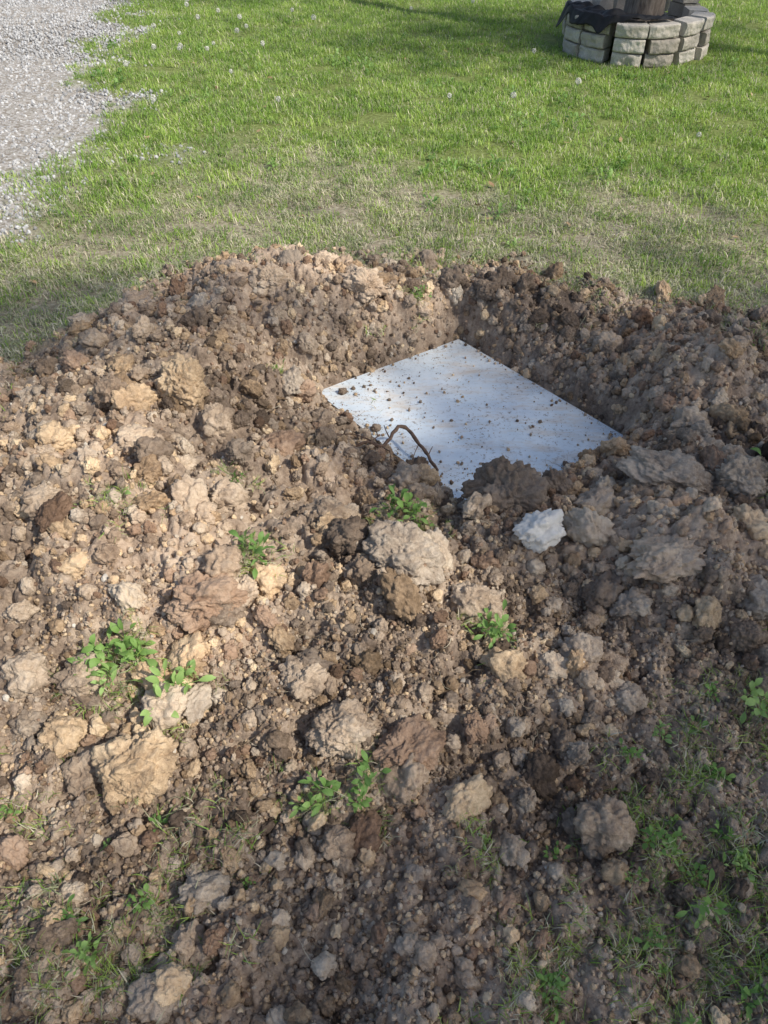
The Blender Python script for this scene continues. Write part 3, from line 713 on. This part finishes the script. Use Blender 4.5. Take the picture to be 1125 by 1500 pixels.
def tree(name, base, crown, rad, trunk_r, ncand, masked, seed, nb_=20):
    R = random.Random(seed); bm = bmesh.new(); base = Vector(base); c = Vector(crown)
    top = Vector((c.x, c.y, c.z+rad[2]*.4))
    P = [base+Vector((0, 0, -.1)), base+Vector((0, 0, .15)), base+Vector((0, 0, .6))]
    for k in range(1, 9): t = k/8; P.append(Vector((base.x, base.y, .6)).lerp(top, t)+Vector((R.uniform(-.08, .08), R.uniform(-.08, .08), 0)))
    tube(bm, P, [trunk_r*1.35, trunk_r*1.12, trunk_r]+[trunk_r*(1-.88*k/8) for k in range(1, 9)], 20, rough=.15)
    for b in range(nb_):
        t = R.uniform(.4, .95); s = Vector((base.x, base.y, .6)).lerp(top, t); a = R.uniform(0, 6.283); q = R.uniform(.5, .92)
        e = c+Vector((math.cos(a)*rad[0]*q, math.sin(a)*rad[1]*q, R.uniform(-.5, .75)*rad[2])); mdl = s.lerp(e, .5)+Vector((R.uniform(-.3, .3), R.uniform(-.3, .3), .35))
        r0 = trunk_r*.20*(1.1-t*.5)
        tube(bm, [s, s.lerp(mdl, .5)+Vector((0, 0, .05)), mdl, mdl.lerp(e, .5)+Vector((0, 0, .08)), e], [r0, r0*.8, r0*.5, r0*.3, r0*.1], 7, rough=.1)
    me = bpy.data.meshes.new(name); bm.to_mesh(me); bm.free(); me.materials.append(bark)
    ob = bpy.data.objects.new(name, me); scene.collection.objects.link(ob)
    n = ncand
    p = rng.normal(0, 1, (n, 3)); p /= np.linalg.norm(p, axis=1)[:, None]; p *= (rng.random(n)**.42)[:, None]
    p = p*np.array(rad)*(1+.18*fbm(p[:, 0]*3, p[:, 1]*3+p[:, 2]*2, .8, 2, seed))[:, None]+np.array(crown)
    tt = p[:, 2]/S_[2]; gx_ = p[:, 0]-S_[0]*tt; gy_ = p[:, 1]-S_[1]*tt
    pr = shade(gx_, gy_) if masked else .5+.5*sst(-.1, .2, fbm(p[:, 0], p[:, 1]+p[:, 2], .8, 2, seed+4))
    p = p[rng.random(n) < pr]; m = len(p)
    scatter(name+'_foliage', sp_v, 6, p, randrot(m), np.repeat(rng.uniform(.8, 1.3, m)[:, None], 3, 1), ob)
tree('shade_tree', (6.3, -2.2, 0), (5.6, -1.7, 6.3), (3.5, 3.3, 1.8), .18, 3400, True, 1, 14)
tree('added_shade_tree', (8.9, 4.6, 0), (7.0, 4.7, 6.8), (2.9, 2.2, 1.6), .18, 2200, True, 2, 8)  # unseen tree added to soften the ringed trunk's shadow on the lawn
tree('ringed_tree', (2.25, 7.62, 0), (2.9, 8.4, 6.2), (1.9, 1.9, 1.6), .15, 1200, False, 3, 12)

# ------------------------------------------------------------------ light, sky, camera
w = bpy.data.worlds.new('World'); scene.world = w; w.use_nodes = True; nt = w.node_tree; nt.nodes.clear()
sky = nt.nodes.new('ShaderNodeTexSky'); sky.sky_type = 'NISHITA'; sky.sun_disc = False; sky.sun_elevation = EL; sky.sun_rotation = math.atan2(S_[0], S_[1])
sky.dust_density = 2.0; sky.air_density = 1.0
bg = nt.nodes.new('ShaderNodeBackground'); bg.inputs['Strength'].default_value = .15; wo = nt.nodes.new('ShaderNodeOutputWorld')
nt.links.new(sky.outputs[0], bg.inputs[0]); nt.links.new(bg.outputs[0], wo.inputs[0])
sl = bpy.data.lights.new('sun', 'SUN'); sl.energy = 5.0; sl.angle = math.radians(1.2); sl.color = (1, .92, .80)
so = bpy.data.objects.new('sun', sl); scene.collection.objects.link(so); so.rotation_euler = Vector(S_).to_track_quat('Z', 'Y').to_euler(); so.location = (12, -4, 12)
cam = bpy.data.cameras.new('camera'); cam.sensor_fit = 'VERTICAL'; cam.sensor_height = 36; cam.lens = 26; cam.clip_end = 1500; cam.clip_start = .02
co = bpy.data.objects.new('camera', cam); scene.collection.objects.link(co); co.location = (0, 0, 1.6); co.rotation_euler = (math.radians(46), 0, 0)
scene.camera = co
scene.view_settings.view_transform = 'Standard'; scene.view_settings.look = 'None'; scene.view_settings.exposure = 0
